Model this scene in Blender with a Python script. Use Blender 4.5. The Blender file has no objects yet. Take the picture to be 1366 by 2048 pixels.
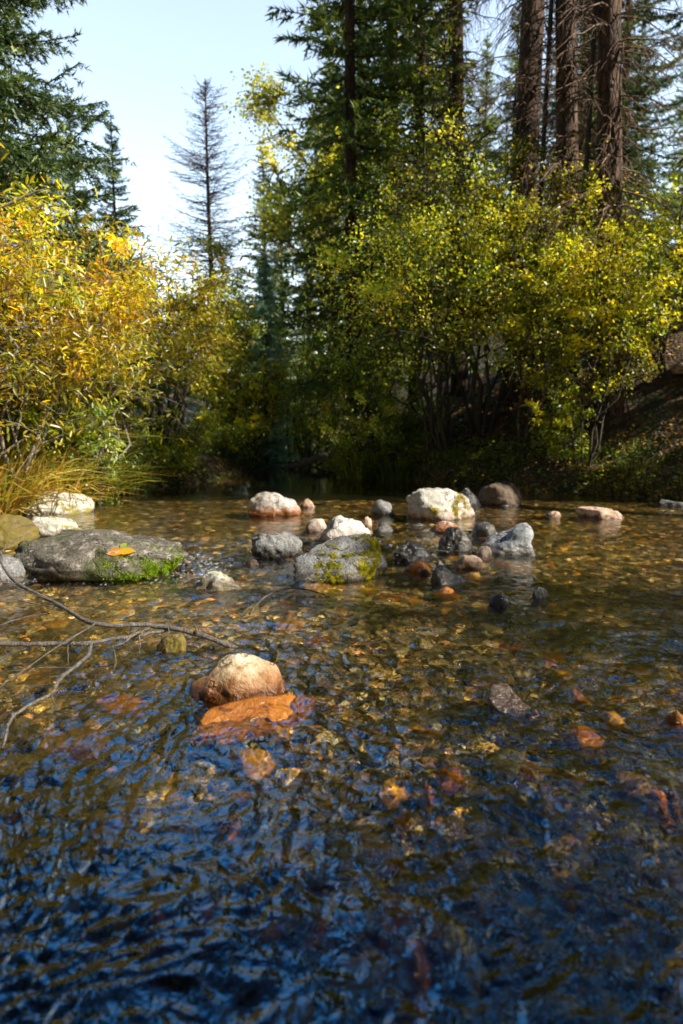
import bpy, math, random
import numpy as np
from mathutils import Vector, Matrix
R = math.radians
rng = np.random.default_rng(11)
random.seed(5)
scene = bpy.context.scene
col = scene.collection

# ---------------------------------------------------------------- camera maths
FPX, PITCH, CAMH = 1365.0, R(8.1), 1.0
CP, SP = math.cos(PITCH), math.sin(PITCH)
def ray(x, y):
    dx, dy = (x-683)/FPX, (1024-y)/FPX
    return np.array([dx, CP+dy*SP, -SP+dy*CP])
def P(x, y, z=0.0):
    """point of the plane at height z seen at photo pixel x, y"""
    r = ray(x, y); t = (z-CAMH)/r[2]
    return np.array([r[0]*t, r[1]*t, z])
def PD(x, y, Y):
    """point at distance Y ahead seen at photo pixel x, y"""
    r = ray(x, y); t = Y/r[1]
    return np.array([r[0]*t, Y, CAMH+r[2]*t])

# ---------------------------------------------------------------- noise
def _h(ix, iy, iz, seed):
    with np.errstate(over='ignore'):
        n = (ix.astype(np.uint32)*np.uint32(374761393) + iy.astype(np.uint32)*np.uint32(668265263)
             + iz.astype(np.uint32)*np.uint32(2147483647) + np.uint32((seed*1274126177+12345) & 0xffffffff))
        n = (n ^ (n >> np.uint32(13)))*np.uint32(1274126177)
        n = n ^ (n >> np.uint32(16))
        n = n*np.uint32(2246822519); n = n ^ (n >> np.uint32(15))
    return n
_G = np.array([(1,1,0),(-1,1,0),(1,-1,0),(-1,-1,0),(1,0,1),(-1,0,1),(1,0,-1),(-1,0,-1),(0,1,1),(0,-1,1),(0,1,-1),(0,-1,-1),(1,1,0),(-1,1,0),(0,-1,1),(0,-1,-1)], float)
def pnoise(x, y, z=None, seed=0):
    x = np.asarray(x, float); y = np.asarray(y, float)
    z = np.zeros_like(x)+0.5 if z is None else np.asarray(z, float)
    x0, y0, z0 = np.floor(x), np.floor(y), np.floor(z)
    fx, fy, fz = x-x0, y-y0, z-z0
    ix, iy, iz = x0.astype(np.int64), y0.astype(np.int64), z0.astype(np.int64)
    f = lambda t: t*t*t*(t*(t*6-15)+10)
    u, v, w = f(fx), f(fy), f(fz)
    out = 0
    for a in (0, 1):
        for b in (0, 1):
            for c in (0, 1):
                g = _G[_h(ix+a, iy+b, iz+c, seed) & np.uint32(15)]
                d = g[..., 0]*(fx-a)+g[..., 1]*(fy-b)+g[..., 2]*(fz-c)
                out = out + d*(u if a else 1-u)*(v if b else 1-v)*(w if c else 1-w)
    return out
def fbm(x, y, z=None, oct=4, seed=0, gain=.5):
    s, a, fr = 0, 1, 1
    for i in range(oct):
        s = s + a*pnoise(np.asarray(x)*fr, np.asarray(y)*fr, None if z is None else np.asarray(z)*fr, seed+i*7)
        a *= gain; fr *= 2.03
    return s
def sstep(a, b, x):
    t = np.clip((x-a)/(b-a), 0, 1); return t*t*(3-2*t)

# ---------------------------------------------------------------- mesh helpers
def make_mesh(name, V, faces, cols=None, smooth=True, mats=()):
    """faces: list of (k,n) int arrays, n = 3 or 4 ..."""
    V = np.asarray(V, np.float32)
    me = bpy.data.meshes.new(name)
    me.vertices.add(len(V)); me.vertices.foreach_set('co', V.ravel())
    faces = [np.asarray(f, np.int32) for f in faces if len(f)]
    nl = sum(f.size for f in faces); nf = sum(len(f) for f in faces)
    me.loops.add(nl); me.polygons.add(nf)
    me.loops.foreach_set('vertex_index', np.concatenate([f.ravel() for f in faces]))
    tot = np.concatenate([np.full(len(f), f.shape[1], np.int32) for f in faces])
    st = np.concatenate([[0], np.cumsum(tot)[:-1]]).astype(np.int32)
    me.polygons.foreach_set('loop_start', st)
    me.polygons.foreach_set('loop_total', tot)
    me.update(calc_edges=True)
    if smooth: me.polygons.foreach_set('use_smooth', np.ones(nf, bool))
    if cols is not None:
        a = me.color_attributes.new('tint', 'FLOAT_COLOR', 'POINT')
        c = np.ones((len(V), 4), np.float32); c[:, :3] = cols
        a.data.foreach_set('color', c.ravel())
    for m in mats: me.materials.append(m)
    return me
def link(name, me, parent=None, loc=None):
    o = bpy.data.objects.new(name, me); col.objects.link(o)
    if parent is not None: o.parent = parent
    if loc is not None: o.location = loc
    return o
def tag(o, label=None, cat=None, group=None, kind=None):
    if label: o['label'] = label
    if cat: o['category'] = cat
    if group: o['group'] = group
    if kind: o['kind'] = kind
    return o
def empty(name, loc, rz=0, sc=1):
    o = bpy.data.objects.new(name, None); col.objects.link(o)
    o.location = loc; o.rotation_euler = (0, 0, rz); o.scale = (sc, sc, sc)
    o.empty_display_size = .1
    return o
def copy_tree(o, parent=None):
    c = o.copy(); col.objects.link(c)
    if parent is not None: c.parent = parent
    for ch in [x for x in o.children]: copy_tree(ch, c)
    return c
class Tubes:
    def __init__(s): s.V, s.F, s.n = [], [], 0
    def add(s, pts, rad, k=5):
        pts = np.asarray(pts, float); rad = np.broadcast_to(np.asarray(rad, float), (len(pts),))
        T = np.gradient(pts, axis=0); T /= np.linalg.norm(T, axis=1)[:, None]+1e-9
        ref = np.array([0, 0, 1.]) if abs(T[0, 2]) < .8 else np.array([1., 0, 0])
        A = np.cross(T, ref); A /= np.linalg.norm(A, axis=1)[:, None]+1e-9
        B = np.cross(T, A)
        th = np.arange(k)*2*np.pi/k
        ring = pts[:, None]+rad[:, None, None]*(np.cos(th)[None, :, None]*A[:, None]+np.sin(th)[None, :, None]*B[:, None])
        s.V.append(ring.reshape(-1, 3))
        i = np.arange(len(pts)-1)[:, None]*k; j = np.arange(k)[None]; j2 = (j+1) % k
        s.F.append((np.stack([i+j, i+j2, i+k+j2, i+k+j], -1).reshape(-1, 4))+s.n)
        s.n += len(pts)*k
    def mesh(s, name, mat, jitter=0):
        V = np.concatenate(s.V)
        return make_mesh(name, V, [np.concatenate(s.F)], mats=[mat])
def unit(v):
    v = np.asarray(v, float); return v/(np.linalg.norm(v, axis=-1, keepdims=True)+1e-9)
def leaves_mesh(name, pos, d, nrm, L, W, cols, mat, fold=.18):
    """six-point folded leaves"""
    pos = np.asarray(pos, float); N = len(pos)
    d = unit(d); s = unit(np.cross(d, nrm)); n = np.cross(s, d)
    L = np.broadcast_to(L, (N,))[:, None]; W = np.broadcast_to(W, (N,))[:, None]
    tpl = [(0, 0, 0), (-.42, .3, fold), (-.38, .66, fold), (0, 1, -.12), (.38, .66, fold), (.42, .3, fold)]
    V = np.stack([pos+s*W*a+d*L*b+n*W*c for a, b, c in tpl], 1).reshape(-1, 3)
    b = np.arange(N)[:, None]*6
    F = np.concatenate([b+np.array([[0, 1, 2, 3]]), b+np.array([[0, 3, 4, 5]])])
    return make_mesh(name, V, [F], np.repeat(cols, 6, 0), smooth=False, mats=[mat])
def blades_mesh(name, pos, d, nrm, L, W, cols, mat):
    pos = np.asarray(pos, float); N = len(pos)
    d = unit(d); s = unit(np.cross(d, nrm))
    L = np.broadcast_to(L, (N,))[:, None]; W = np.broadcast_to(W, (N,))[:, None]
    V = np.stack([pos-s*W*.5, pos+s*W*.5, pos+d*L], 1).reshape(-1, 3)
    return make_mesh(name, V, [np.arange(3*N).reshape(-1, 3)], np.repeat(cols, 3, 0), smooth=False, mats=[mat])
def rdir(n, g=rng):
    return unit(g.normal(size=(n, 3)))

# ---------------------------------------------------------------- node helpers
class NT:
    def __init__(s, name, world=False):
        if world:
            s.m = bpy.data.worlds.new(name)
        else:
            s.m = bpy.data.materials.new(name)
        s.m.use_nodes = True; s.t = s.m.node_tree; s.t.nodes.clear()
    def n(s, typ, **kw):
        nd = s.t.nodes.new(typ); ins = kw.pop('i', {})
        for k, v in kw.items(): setattr(nd, k, v)
        for k, v in ins.items():
            sk = nd.inputs[k]
            if isinstance(v, bpy.types.NodeSocket): s.t.links.new(v, sk)
            else:
                if hasattr(sk, 'default_value') and hasattr(sk.default_value, '__len__') and not hasattr(v, '__len__'): v = [v]*len(sk.default_value)
                if hasattr(v, '__len__') and len(v) == 3 and sk.type == 'RGBA': v = (*v, 1)
                sk.default_value = v
        return nd
    def noise(s, vec, scale, detail=4, rough=.55, out=0, dist=0):
        return s.n('ShaderNodeTexNoise', i={'Vector': vec, 'Scale': scale, 'Detail': detail, 'Roughness': rough, 'Distortion': dist}).outputs[out]
    def ramp(s, fac, stops, interp='LINEAR'):
        r = s.n('ShaderNodeValToRGB', i={'Fac': fac}); cr = r.color_ramp; cr.interpolation = interp
        while len(cr.elements) > 1: cr.elements.remove(cr.elements[-1])
        for k, (p_, c) in enumerate(stops):
            e = cr.elements[0] if k == 0 else cr.elements.new(p_)
            e.position = p_; e.color = (*c, 1) if hasattr(c, '__len__') else (c, c, c, 1)
        return r.outputs[0]
    def mix(s, fac, a, b, mode='MIX'):
        m = s.n('ShaderNodeMix', data_type='RGBA', blend_type=mode)
        for sk, v in ((m.inputs[0], fac), (m.inputs[6], a), (m.inputs[7], b)):
            if isinstance(v, bpy.types.NodeSocket): s.t.links.new(v, sk)
            else: sk.default_value = (*v, 1) if hasattr(v, '__len__') else v
        return m.outputs[2]
    def math(s, op, a, b=0., c=None, clamp=False):
        m = s.n('ShaderNodeMath', operation=op, use_clamp=clamp)
        for k, v in enumerate((a, b) if c is None else (a, b, c)):
            if isinstance(v, bpy.types.NodeSocket): s.t.links.new(v, m.inputs[k])
            else: m.inputs[k].default_value = v
        return m.outputs[0]
    def maprange(s, v, a, b, c=0., d=1.):
        return s.n('ShaderNodeMapRange', interpolation_type='SMOOTHSTEP', i={0: v, 1: a, 2: b, 3: c, 4: d}).outputs[0]
    def out(s, sh):
        o = s.n('ShaderNodeOutputMaterial'); s.t.links.new(sh, o.inputs[0]); return s.m

def leaf_material(name, trans=.45, rough=.45, gloss=.06, boost=1.0):
    t = NT(name)
    a = t.n('ShaderNodeAttribute', attribute_name='tint').outputs[0]
    c = t.mix(1.0, a, (boost, boost, boost), 'MULTIPLY')
    d = t.n('ShaderNodeBsdfDiffuse', i={'Color': c}).outputs[0]
    tc = t.mix(1.0, c, (1.5, 1.35, .4), 'MULTIPLY')
    tr = t.n('ShaderNodeBsdfTranslucent', i={'Color': tc}).outputs[0]
    g = t.n('ShaderNodeBsdfGlossy', i={'Color': (1, 1, 1), 'Roughness': rough}).outputs[0]
    m = t.n('ShaderNodeMixShader', i={0: trans, 1: d, 2: tr}).outputs[0]
    m = t.n('ShaderNodeMixShader', i={0: gloss, 1: m, 2: g}).outputs[0]
    return t.out(m)
def bark_material(name, c1, c2, scale=8, stretch=.25, bump=.6):
    t = NT(name)
    tc = t.n('ShaderNodeTexCoord').outputs['Object']
    mp = t.n('ShaderNodeMapping', i={'Vector': tc, 'Scale': (1, 1, stretch)}).outputs[0]
    f = t.noise(mp, scale, 6, .65)
    v = t.n('ShaderNodeTexVoronoi', feature='DISTANCE_TO_EDGE', i={'Vector': mp, 'Scale': scale*2.2}).outputs['Distance']
    cr = t.maprange(v, 0., .12)
    c = t.ramp(f, [(.3, c1), (.65, c2)])
    c = t.mix(t.math('MULTIPLY', t.math('SUBTRACT', 1., cr), .6), c, tuple(x*.3 for x in c1))
    h = t.math('ADD', f, cr)
    b = t.n('ShaderNodeBump', i={'Strength': bump, 'Distance': .02, 'Height': h}).outputs[0]
    p = t.n('ShaderNodeBsdfPrincipled', i={'Base Color': c, 'Roughness': .85, 'Normal': b}).outputs[0]
    return t.out(p)

def rock_material(name, c1, c2, c3=None, speck=.3, rust=0., moss=None, mossamt=.0, wetz=.05, scale=9, rough=.75):
    """c1/c2 patches, dark specks, rusty stain low down, darker and glossier where the stream wets it"""
    t = NT(name)
    tc = t.n('ShaderNodeTexCoord').outputs['Object']
    geo = t.n('ShaderNodeNewGeometry')
    n1 = t.noise(tc, scale*.35, 7, .68, dist=1.0)
    n2 = t.noise(tc, scale*2.1, 6, .65)
    n3 = t.noise(tc, scale*9, 4, .6)
    c = t.ramp(n1, [(.32, c1), (.5, tuple((a+b)/2 for a, b in zip(c1, c2))), (.66, c2)])
    if c3: c = t.mix(t.maprange(n2, .5, .66), c, c3)
    c = t.mix(t.math('MULTIPLY', t.maprange(n3, .5, .72), speck), c, tuple(x*.22 for x in c1))
    c = t.mix(t.math('MULTIPLY', t.maprange(n3, .46, .3), speck*.6), c, tuple(min(.7, x*1.6) for x in c2))
    v = t.n('ShaderNodeTexVoronoi', feature='DISTANCE_TO_EDGE', i={'Vector': t.mix(.25, tc, t.noise(tc, scale*.8, 3, out=1)), 'Scale': scale*.28}).outputs['Distance']
    crack = t.maprange(v, .0, .018, 1, 0)
    c = t.mix(t.math('MULTIPLY', crack, t.maprange(n2, .42, .6)), c, (.03, .025, .02))
    z = t.n('ShaderNodeSeparateXYZ', i={0: geo.outputs['Position']}).outputs[2]
    zn = t.math('SUBTRACT', z, t.math('MULTIPLY', t.math('SUBTRACT', n2, .5), .12))
    wet = t.maprange(zn, wetz+.03, wetz-.025)
    if rust:
        rz = t.maprange(zn, wetz+.10, wetz-.0)
        c = t.mix(t.math('MULTIPLY', rz, rust), c, (.26, .085, .012))
    wk = (.34, .29, .23) if wetz < .2 else (.85, .78, .68)
    c = t.mix(wet, c, t.mix(1., c, wk, 'MULTIPLY'))
    ro = t.n('ShaderNodeMapRange', i={0: wet, 3: rough, 4: .16}).outputs[0]
    if mossamt:
        nz = t.n('ShaderNodeSeparateXYZ', i={0: geo.outputs['Normal']}).outputs[1]
        mf = t.math('MULTIPLY', t.maprange(n1, .62-mossamt*.35, .70-mossamt*.35), t.maprange(n2, .3, .5))
        mc = t.mix(n3, tuple(x*.35 for x in moss), tuple(min(1, x*1.7) for x in moss))
        c = t.mix(mf, c, mc)
        ro = t.mix(mf, ro, (.95, .95, .95))
    h = t.math('ADD', t.math('MULTIPLY', n2, .6), t.math('MULTIPLY', n3, .25))
    h = t.math('SUBTRACT', h, t.math('MULTIPLY', crack, .25))
    b = t.n('ShaderNodeBump', i={'Strength': .9, 'Distance': .03, 'Height': h}).outputs[0]
    p = t.n('ShaderNodeBsdfPrincipled', i={'Base Color': c, 'Roughness': ro, 'Normal': b}).outputs[0]
    return t.out(p)

# ---------------------------------------------------------------- terrain
YB = [-8, -2, 2, 5, 6.5, 7.4, 8.2, 9, 10, 11, 12.2, 14, 18, 25, 60]
XL = [-7, -6, -5, -4.5, -4.1, -3.7, -3.1, -2.6, -2.0, -1.5, -1.25, -1.3, -1.8, -3, -9]
XR = [7, 6.5, 5.6, 4.9, 4.4, 3.9, 3.1, 2.2, 1.0, .1, -.25, -.35, -.6, -1.6, -7]
def banks(y):
    w = .16*pnoise(np.asarray(y)*.9, np.asarray(y)*0+3.3, seed=3)
    return np.interp(y, YB, XL)+w, np.interp(y, YB, XR)+w*.8
def ground_h(x, y):
    x = np.asarray(x, float); y = np.asarray(y, float)
    l, r = banks(y)
    dl, dr = l-x, x-r                      # >0 outside the channel
    d = np.maximum(dl, dr)
    bed = -.17-.05*fbm(x*.7, y*.7, oct=3, seed=9)+.012*fbm(x*5, y*5, oct=2, seed=4)
    bed = bed - .40*sstep(7.7, 9.0, y) - .20*(1-sstep(1.2, 1.9, y))
    bed = bed*sstep(-.02, .75, -d)+.0
    left = .30*sstep(0, .45, dl)+.22*np.clip(dl-.4, 0, 4)+.05*np.clip(dl-4, 0, 50)
    right = .34*sstep(0, .6, dr)+.12*np.clip(dr-.4, 0, 1.)+.58*np.clip(dr-1.2, 0, 9)+.25*np.clip(dr-10, 0, 40)
    out = np.where(dl > dr, left, right)
    rough = .10*fbm(x*.8, y*.8, oct=4, seed=21)*sstep(0, .8, d)
    far = .06*np.clip(y-20, 0, 200)
    return np.where(d > 0, out+rough+far*sstep(0, 1, d), bed)
def gz(x, y): return float(ground_h(np.array([x]), np.array([y]))[0])

ax = np.concatenate([-np.geomspace(9, 120, 40)[::-1], np.linspace(-9, 9, 301)[1:-1], np.geomspace(9, 120, 40)])
ay = np.concatenate([-np.geomspace(3, 60, 18)[::-1], np.linspace(-3, 15, 321)[1:-1], np.geomspace(15, 160, 60)])
GX, GY = np.meshgrid(ax, ay)
GZ = ground_h(GX, GY)
nx, ny = len(ax), len(ay)
ii = (np.arange(ny-1)[:, None]*nx+np.arange(nx-1)[None]).ravel()
QF = np.stack([ii, ii+1, ii+nx+1, ii+nx], -1)

t = NT('forest floor and stream bed')
geo = t.n('ShaderNodeNewGeometry').outputs['Position']
a1 = t.noise(geo, 1.1, 6, .65); a2 = t.noise(geo, 9, 6, .7); a3 = t.noise(geo, 45, 3, .6)
litter = t.ramp(a2, [(.3, (.012, .008, .004)), (.45, (.055, .032, .016)), (.58, (.13, .075, .035)), (.75, (.24, .15, .075))])
green = t.ramp(a3, [(.3, (.012, .02, .004)), (.7, (.06, .075, .012))])
land = t.mix(t.maprange(a1, .46, .6), litter, green)
vor = t.n('ShaderNodeTexVoronoi', i={'Vector': t.mix(.03, geo, t.noise(geo, 6, 2, out=1)), 'Scale': 19.})
peb = t.mix(t.n('ShaderNodeSeparateColor', i={0: vor.outputs['Color']}).outputs[0], (.07, .055, .028), (.34, .23, .08))
peb = t.mix(t.maprange(vor.outputs['Distance'], .25, .75), peb, (.012, .01, .006))
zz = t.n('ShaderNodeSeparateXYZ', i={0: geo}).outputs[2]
peb = t.mix(t.maprange(zz, -.22, -.34), peb, (.012, .012, .009))  # deep bed coloured darker, standing in for foreground shade and the dark pool
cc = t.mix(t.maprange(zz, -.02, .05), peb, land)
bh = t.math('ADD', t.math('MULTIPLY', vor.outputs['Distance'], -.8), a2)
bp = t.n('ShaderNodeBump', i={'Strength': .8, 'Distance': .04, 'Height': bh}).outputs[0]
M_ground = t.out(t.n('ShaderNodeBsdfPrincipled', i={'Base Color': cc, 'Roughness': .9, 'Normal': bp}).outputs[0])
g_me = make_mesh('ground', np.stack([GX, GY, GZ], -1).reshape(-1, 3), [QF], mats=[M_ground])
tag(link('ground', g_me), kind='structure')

# ---------------------------------------------------------------- rocks
def ico(sub):
    import bmesh
    bm = bmesh.new(); bmesh.ops.create_icosphere(bm, subdivisions=sub, radius=1)
    V = np.array([v.co[:] for v in bm.verts]); F = np.array([[v.index for v in f.verts] for f in bm.faces]); bm.free()
    return V, F
ICO = {k: ico(k) for k in (1, 2, 3, 4, 5)}
def rock_shape(seed, sub=5, facets=9, ang=.6, rough=.05, lumps=(), planes=()):
    g = np.random.default_rng(seed); ang = min(.97, max(.1, ang+.3)); rough = rough*1.25
    V, F = ICO[sub]
    n = unit(g.normal(size=(facets, 3))); d = g.uniform(.62, 1.0, facets)
    if len(planes):
        n = np.concatenate([n, unit(np.array([p_[:3] for p_ in planes]))]); d = np.concatenate([d, [p_[3] for p_ in planes]])
    q = V@n.T
    rr = d/np.maximum(q, 1e-3); rr = np.minimum(rr, 3)
    k = 12+ang*40
    poly = np.minimum((np.sum(rr**(-k), 1))**(-1/k), 1.15)
    r = (1-ang)*1+ang*poly
    for (dx, dy, dz, amp, w) in lumps:
        dd = unit(np.array([dx, dy, dz])); r = r+amp*np.exp(-((1-V@dd)/w)**2)
    s = seed*3.7
    r = r*(1+.16*fbm(V[:, 0]*1.1+s, V[:, 1]*1.1, V[:, 2]*1.1, 3, seed))
    X = V*r[:, None]
    if rough:
        rid = 1-np.abs(fbm(X[:, 0]*2.4+s, X[:, 1]*2.4, X[:, 2]*2.4, 4, seed+5))*2
        X = X*(1+rough*1.0*fbm(X[:, 0]*4+s, X[:, 1]*4, X[:, 2]*4, 4, seed+9)-rough*.55*np.clip(rid-.75, 0, 1)*2)[:, None]
    return X, F
def rock(name, label, x0, x1, yt, yb, mat, seed, depth=.8, rz=0, below=.16, parent=None, water=0.0, zt=None, elong=1., sub=5, cat='rock', group=None, **kw):
    """a stone whose silhouette spans photo columns x0..x1, its top row yt and its front waterline row yb"""
    xc = (x0+x1)/2
    f = P(xc, yb, water); w = (x1-x0)/FPX*np.linalg.norm(f-[0, 0, CAMH])
    dep = w*depth
    Yc = f[1]+dep*.42
    ztop = PD(xc, yt, Yc)[2]
    ztop = max(ztop, water+.015) if zt is None else zt
    X, F = rock_shape(seed, sub, **kw)
    X[:, 1] *= elong
    c, s = math.cos(rz), math.sin(rz)
    X = X@np.array([[c, s, 0], [-s, c, 0], [0, 0, 1]])
    lo, hi = X.min(0), X.max(0)
    X = (X-(lo+hi)/2)/(hi-lo)
    X[:, 0] *= w; X[:, 1] *= dep; X[:, 2] = (X[:, 2]+.5)*(ztop-water+below)
    me = make_mesh(name, X, [F], mats=[mat])
    o = link(name, me, parent, (f[0]*Yc/f[1], Yc, water-below))
    tag(o, label, cat, group)
    o['_'] = 0; del o['_']
    return o
def moss_on(o, test, n, size, colr, mat, seed=1, label=None):
    """tufts of short blades growing on the faces of o that pass the test"""
    g = np.random.default_rng(seed); me = o.data
    F = ICO[5][1]; V = np.empty(len(me.vertices)*3, np.float32); me.vertices.foreach_get('co', V); V = V.reshape(-1, 3)
    A, B, C = V[F[:, 0]], V[F[:, 1]], V[F[:, 2]]
    N = np.cross(B-A, C-A); area = np.linalg.norm(N, axis=1); N = unit(N)
    ctr = (A+B+C)/3
    m = test(ctr, N)*area
    m = np.maximum(m, 0); m /= m.sum()
    i = g.choice(len(F), n, p=m)
    u = g.random((n, 2)); k = u.sum(1) > 1; u[k] = 1-u[k]
    p = A[i]+(B-A)[i]*u[:, :1]+(C-A)[i]*u[:, 1:]
    nn = unit(N[i]+g.normal(size=(n, 3))*.7)
    cl = fbm(p[:, 0]*30, p[:, 1]*30, p[:, 2]*30, 2, 3)
    L = size*g.uniform(.6, 1.5, n)*(1+1.1*cl)
    cs = np.array(colr)[None]*np.clip(g.uniform(.5, 1.5, n)+cl*.9, .2, 2.5)[:, None]
    cs = cs*(1+np.array([.25, 0, -.1])*g.uniform(-1, 1, n)[:, None])
    me2 = blades_mesh('moss', p-nn*.002, nn, rdir(n, g), np.maximum(L, .003), size*.55, np.clip(cs, 0, 1), mat)
    return link('moss', me2, o)

M_pale = rock_material('pale speckled stone', (.30, .28, .24), (.80, .76, .68), (.36, .28, .21), .7, rust=.5)
M_white = rock_material('white granite', (.44, .41, .37), (.80, .76, .70), (.46, .36, .30), .6, rust=.25)
M_grey = rock_material('grey stone', (.09, .09, .09), (.36, .355, .34), (.20, .18, .15), .8)
M_greyblue = rock_material('smooth blue grey stone', (.26, .28, .29), (.42, .43, .44), (.18, .19, .2), .35, rough=.55)
M_dark = rock_material('dark boulder', (.04, .034, .022), (.22, .19, .15), (.33, .29, .24), .9, moss=(.05, .06, .01), mossamt=.35)
M_black = rock_material('black wet stone', (.012, .012, .013), (.05, .05, .05), None, .4, wetz=.3)
M_wet = rock_material('wet grey stone', (.04, .042, .045), (.20, .20, .20), (.09, .075, .06), .5, wetz=.3)
M_brown = rock_material('brown stone', (.10, .065, .04), (.22, .16, .11), (.16, .10, .06), .5)
M_rust = rock_material('rust stained stone', (.32, .28, .25), (.78, .72, .65), (.40, .30, .23), .6, rust=1.)
M_orange = rock_material('orange wet stone', (.30, .10, .012), (.56, .22, .025), (.14, .045, .01), .5, wetz=.4)
M_peach = rock_material('peach stone', (.48, .30, .20), (.68, .48, .36), (.40, .22, .13), .35)
M_cream = rock_material('cream stone with rusty base', (.38, .26, .11), (.80, .70, .50), (.34, .22, .08), .45, rust=.9, wetz=.03)
M_lichen = rock_material('pale stone with lichen', (.40, .37, .30), (.80, .77, .68), (.40, .36, .26), .5, moss=(.22, .19, .03), mossamt=.35)
M_ochre = rock_material('mossy ochre stone', (.10, .07, .03), (.28, .20, .08), (.14, .12, .03), .7, moss=(.16, .12, .02), mossamt=.6)
M_moss = leaf_material('moss', .4, .8, .0, boost=1.7)
M_yolk = rock_material('yellow ochre wet stone', (.62, .32, .03), (.90, .56, .10), (.42, .17, .02), .5, wetz=.4)
M_pink = rock_material('pink wet stone', (.30, .14, .11), (.50, .28, .22), (.20, .10, .08), .5, wetz=.4)
M_olive = rock_material('olive wet stone', (.06, .07, .045), (.17, .18, .11), (.10, .10, .05), .5, wetz=.4)

RK = rock
big_left = RK('boulder', 'long dark low boulder with a green mossy right edge at the left', 35, 378, 1061, 1158, M_dark, 3, depth=.62, facets=7, ang=.05, rough=.07, cat='boulder', planes=[(0, -.35, .94, .62)])
moss_on(big_left, lambda c, n: ((c[:, 0] > .12) & (c[:, 1] < -.02) & (c[:, 2] > .15))*np.clip(fbm(c[:, 0]*9, c[:, 1]*9, c[:, 2]*9, 3, 2)+.28, 0, 1)*np.exp(-((c[:, 2]-.19)/.06)**2), 5200, .014, (.13, .19, .015), M_moss)
RK('boulder', 'pale lichen spotted boulder below the grassy left bank', 48, 184, 981, 1035, M_lichen, 14, depth=.7, facets=8, ang=.5, cat='boulder')
RK('rock', 'pale wet rock just below the lichen spotted boulder', 40, 172, 1030, 1076, M_lichen, 8, depth=.7, facets=8, ang=.6)
RK('rock', 'ochre mossy rock at the left edge above the dark boulder', -60, 72, 1032, 1092, M_ochre, 9, depth=.8, facets=10, ang=.6)
RK('rock', 'round grey stone cut by the left edge below the dark boulder', -60, 48, 1108, 1172, M_grey, 19, depth=.8, facets=5, ang=.25)
RK('rock', 'cream rock awash in the riffle beside the dark boulder', 378, 490, 1122, 1178, M_lichen, 21, zt=.08, depth=.8, facets=8, ang=.4, below=.2)
RK('rock', 'two humped pale rock with rust brown base in the far pool', 497, 606, 983, 1038, M_rust, 4, depth=.7, facets=9, ang=.55, lumps=[(-.1, 0, 1, .25, .3), (.9, -.2, .3, .15, .2)])
RK('rock', 'small pink stone touching the two humped pale rock', 600, 632, 997, 1020, M_peach, 31, depth=.8, facets=7, sub=4)
RK('rock', 'small tan and grey rock alone left of the grey boulder', 741, 793, 998, 1036, M_grey, 12, depth=.8, facets=9, ang=.8, sub=4, lumps=[(-.4, 0, .9, .3, .15)])
white = RK('rock', 'white granite rock behind the mossy long rock', 628, 742, 1032, 1089, M_white, 24, depth=.75, facets=6, ang=.35, lumps=[(-.5, -.5, -.1, .12, .2)])
RK('rock', 'pale cream rock leaning on the left of the white granite rock', 606, 660, 1036, 1070, M_pale, 27, depth=.8, facets=6, ang=.3, sub=4)
RK('rock', 'small reddish stone at the right end of the white granite rock', 722, 745, 1032, 1062, M_peach, 35, depth=.8, facets=7, sub=4)
RK('rock', 'pitted grey rock with dark underside left of the long mossy rock', 502, 606, 1061, 1114, M_grey, 33, depth=.75, facets=11, ang=.7, rough=.09)
long_m = RK('boulder', 'long grey rock with thick green moss on its front', 583, 782, 1072, 1160, M_grey, 41, depth=.7, rz=.4, elong=.5, facets=8, ang=.5, cat='boulder', planes=[(.1, -.8, .5, .7), (-.55, -.35, .75, .42)])
moss_on(long_m, lambda c, n: ((n[:, 1] < 0) & (n[:, 2] < .8) & (c[:, 2] > .13) & (c[:, 0] > -.16) & (c[:, 0] < .27))*np.clip(fbm(c[:, 0]*8, c[:, 1]*8, c[:, 2]*8, 3, 5)+.16, 0, .5)*np.clip(.40+c[:, 0]*.5-c[:, 2], 0, .1), 14000, .010, (.22, .21, .02), M_moss)
grey_b = RK('boulder', 'big pale grey peaked boulder with ochre moss patches', 808, 954, 975, 1046, M_pale, 52, depth=.75, facets=9, ang=.75, cat='boulder', lumps=[(.1, 0, 1, .2, .3)])
moss_on(grey_b, lambda c, n: (n[:, 1] < .2)*(np.exp(-(((c[:, 0]-.17)/.05)**2)-((c[:, 2]-.25)/.12)**2)+.7*np.exp(-(((c[:, 0]+.09)/.045)**2)-((c[:, 2]-.24)/.05)**2))*np.clip(fbm(c[:, 0]*12, c[:, 1]*12, c[:, 2]*12, 2, 6)+.15, 0, 1), 2600, .014, (.22, .19, .02), M_moss)
RK('rock', 'dark grey rock behind the right shoulder of the peaked boulder', 905, 964, 974, 1024, M_black, 55, depth=.8, facets=7, ang=.5)
RK('boulder', 'round brown boulder in the shade right of the peaked boulder', 955, 1044, 962, 1016, M_brown, 58, depth=.8, facets=5, ang=.3, cat='boulder')
RK('rock', 'wet grey domed rock in front of the peaked boulder', 876, 944, 1052, 1104, M_wet, 61, depth=.8, facets=6, ang=.4)
RK('rock', 'flat rust edged slab in front of the peaked boulder', 856, 930, 1043, 1072, M_rust, 62, depth=.9, facets=8, ang=.6)
RK('rock', 'black and white banded stone behind the grey wedge', 940, 1000, 1044, 1076, M_wet, 63, depth=.8, facets=9, ang=.7, sub=4)
RK('rock', 'smooth blue grey wedge shaped rock', 958, 1067, 1046, 1108, M_greyblue, 66, depth=.7, facets=4, ang=.8, rough=.015, lumps=[(.45, 0, .85, .4, .15)], planes=[(-.55, -.3, .75, .5), (.9, -.1, .3, .75), (-.1, -.9, .3, .6)])
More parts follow.
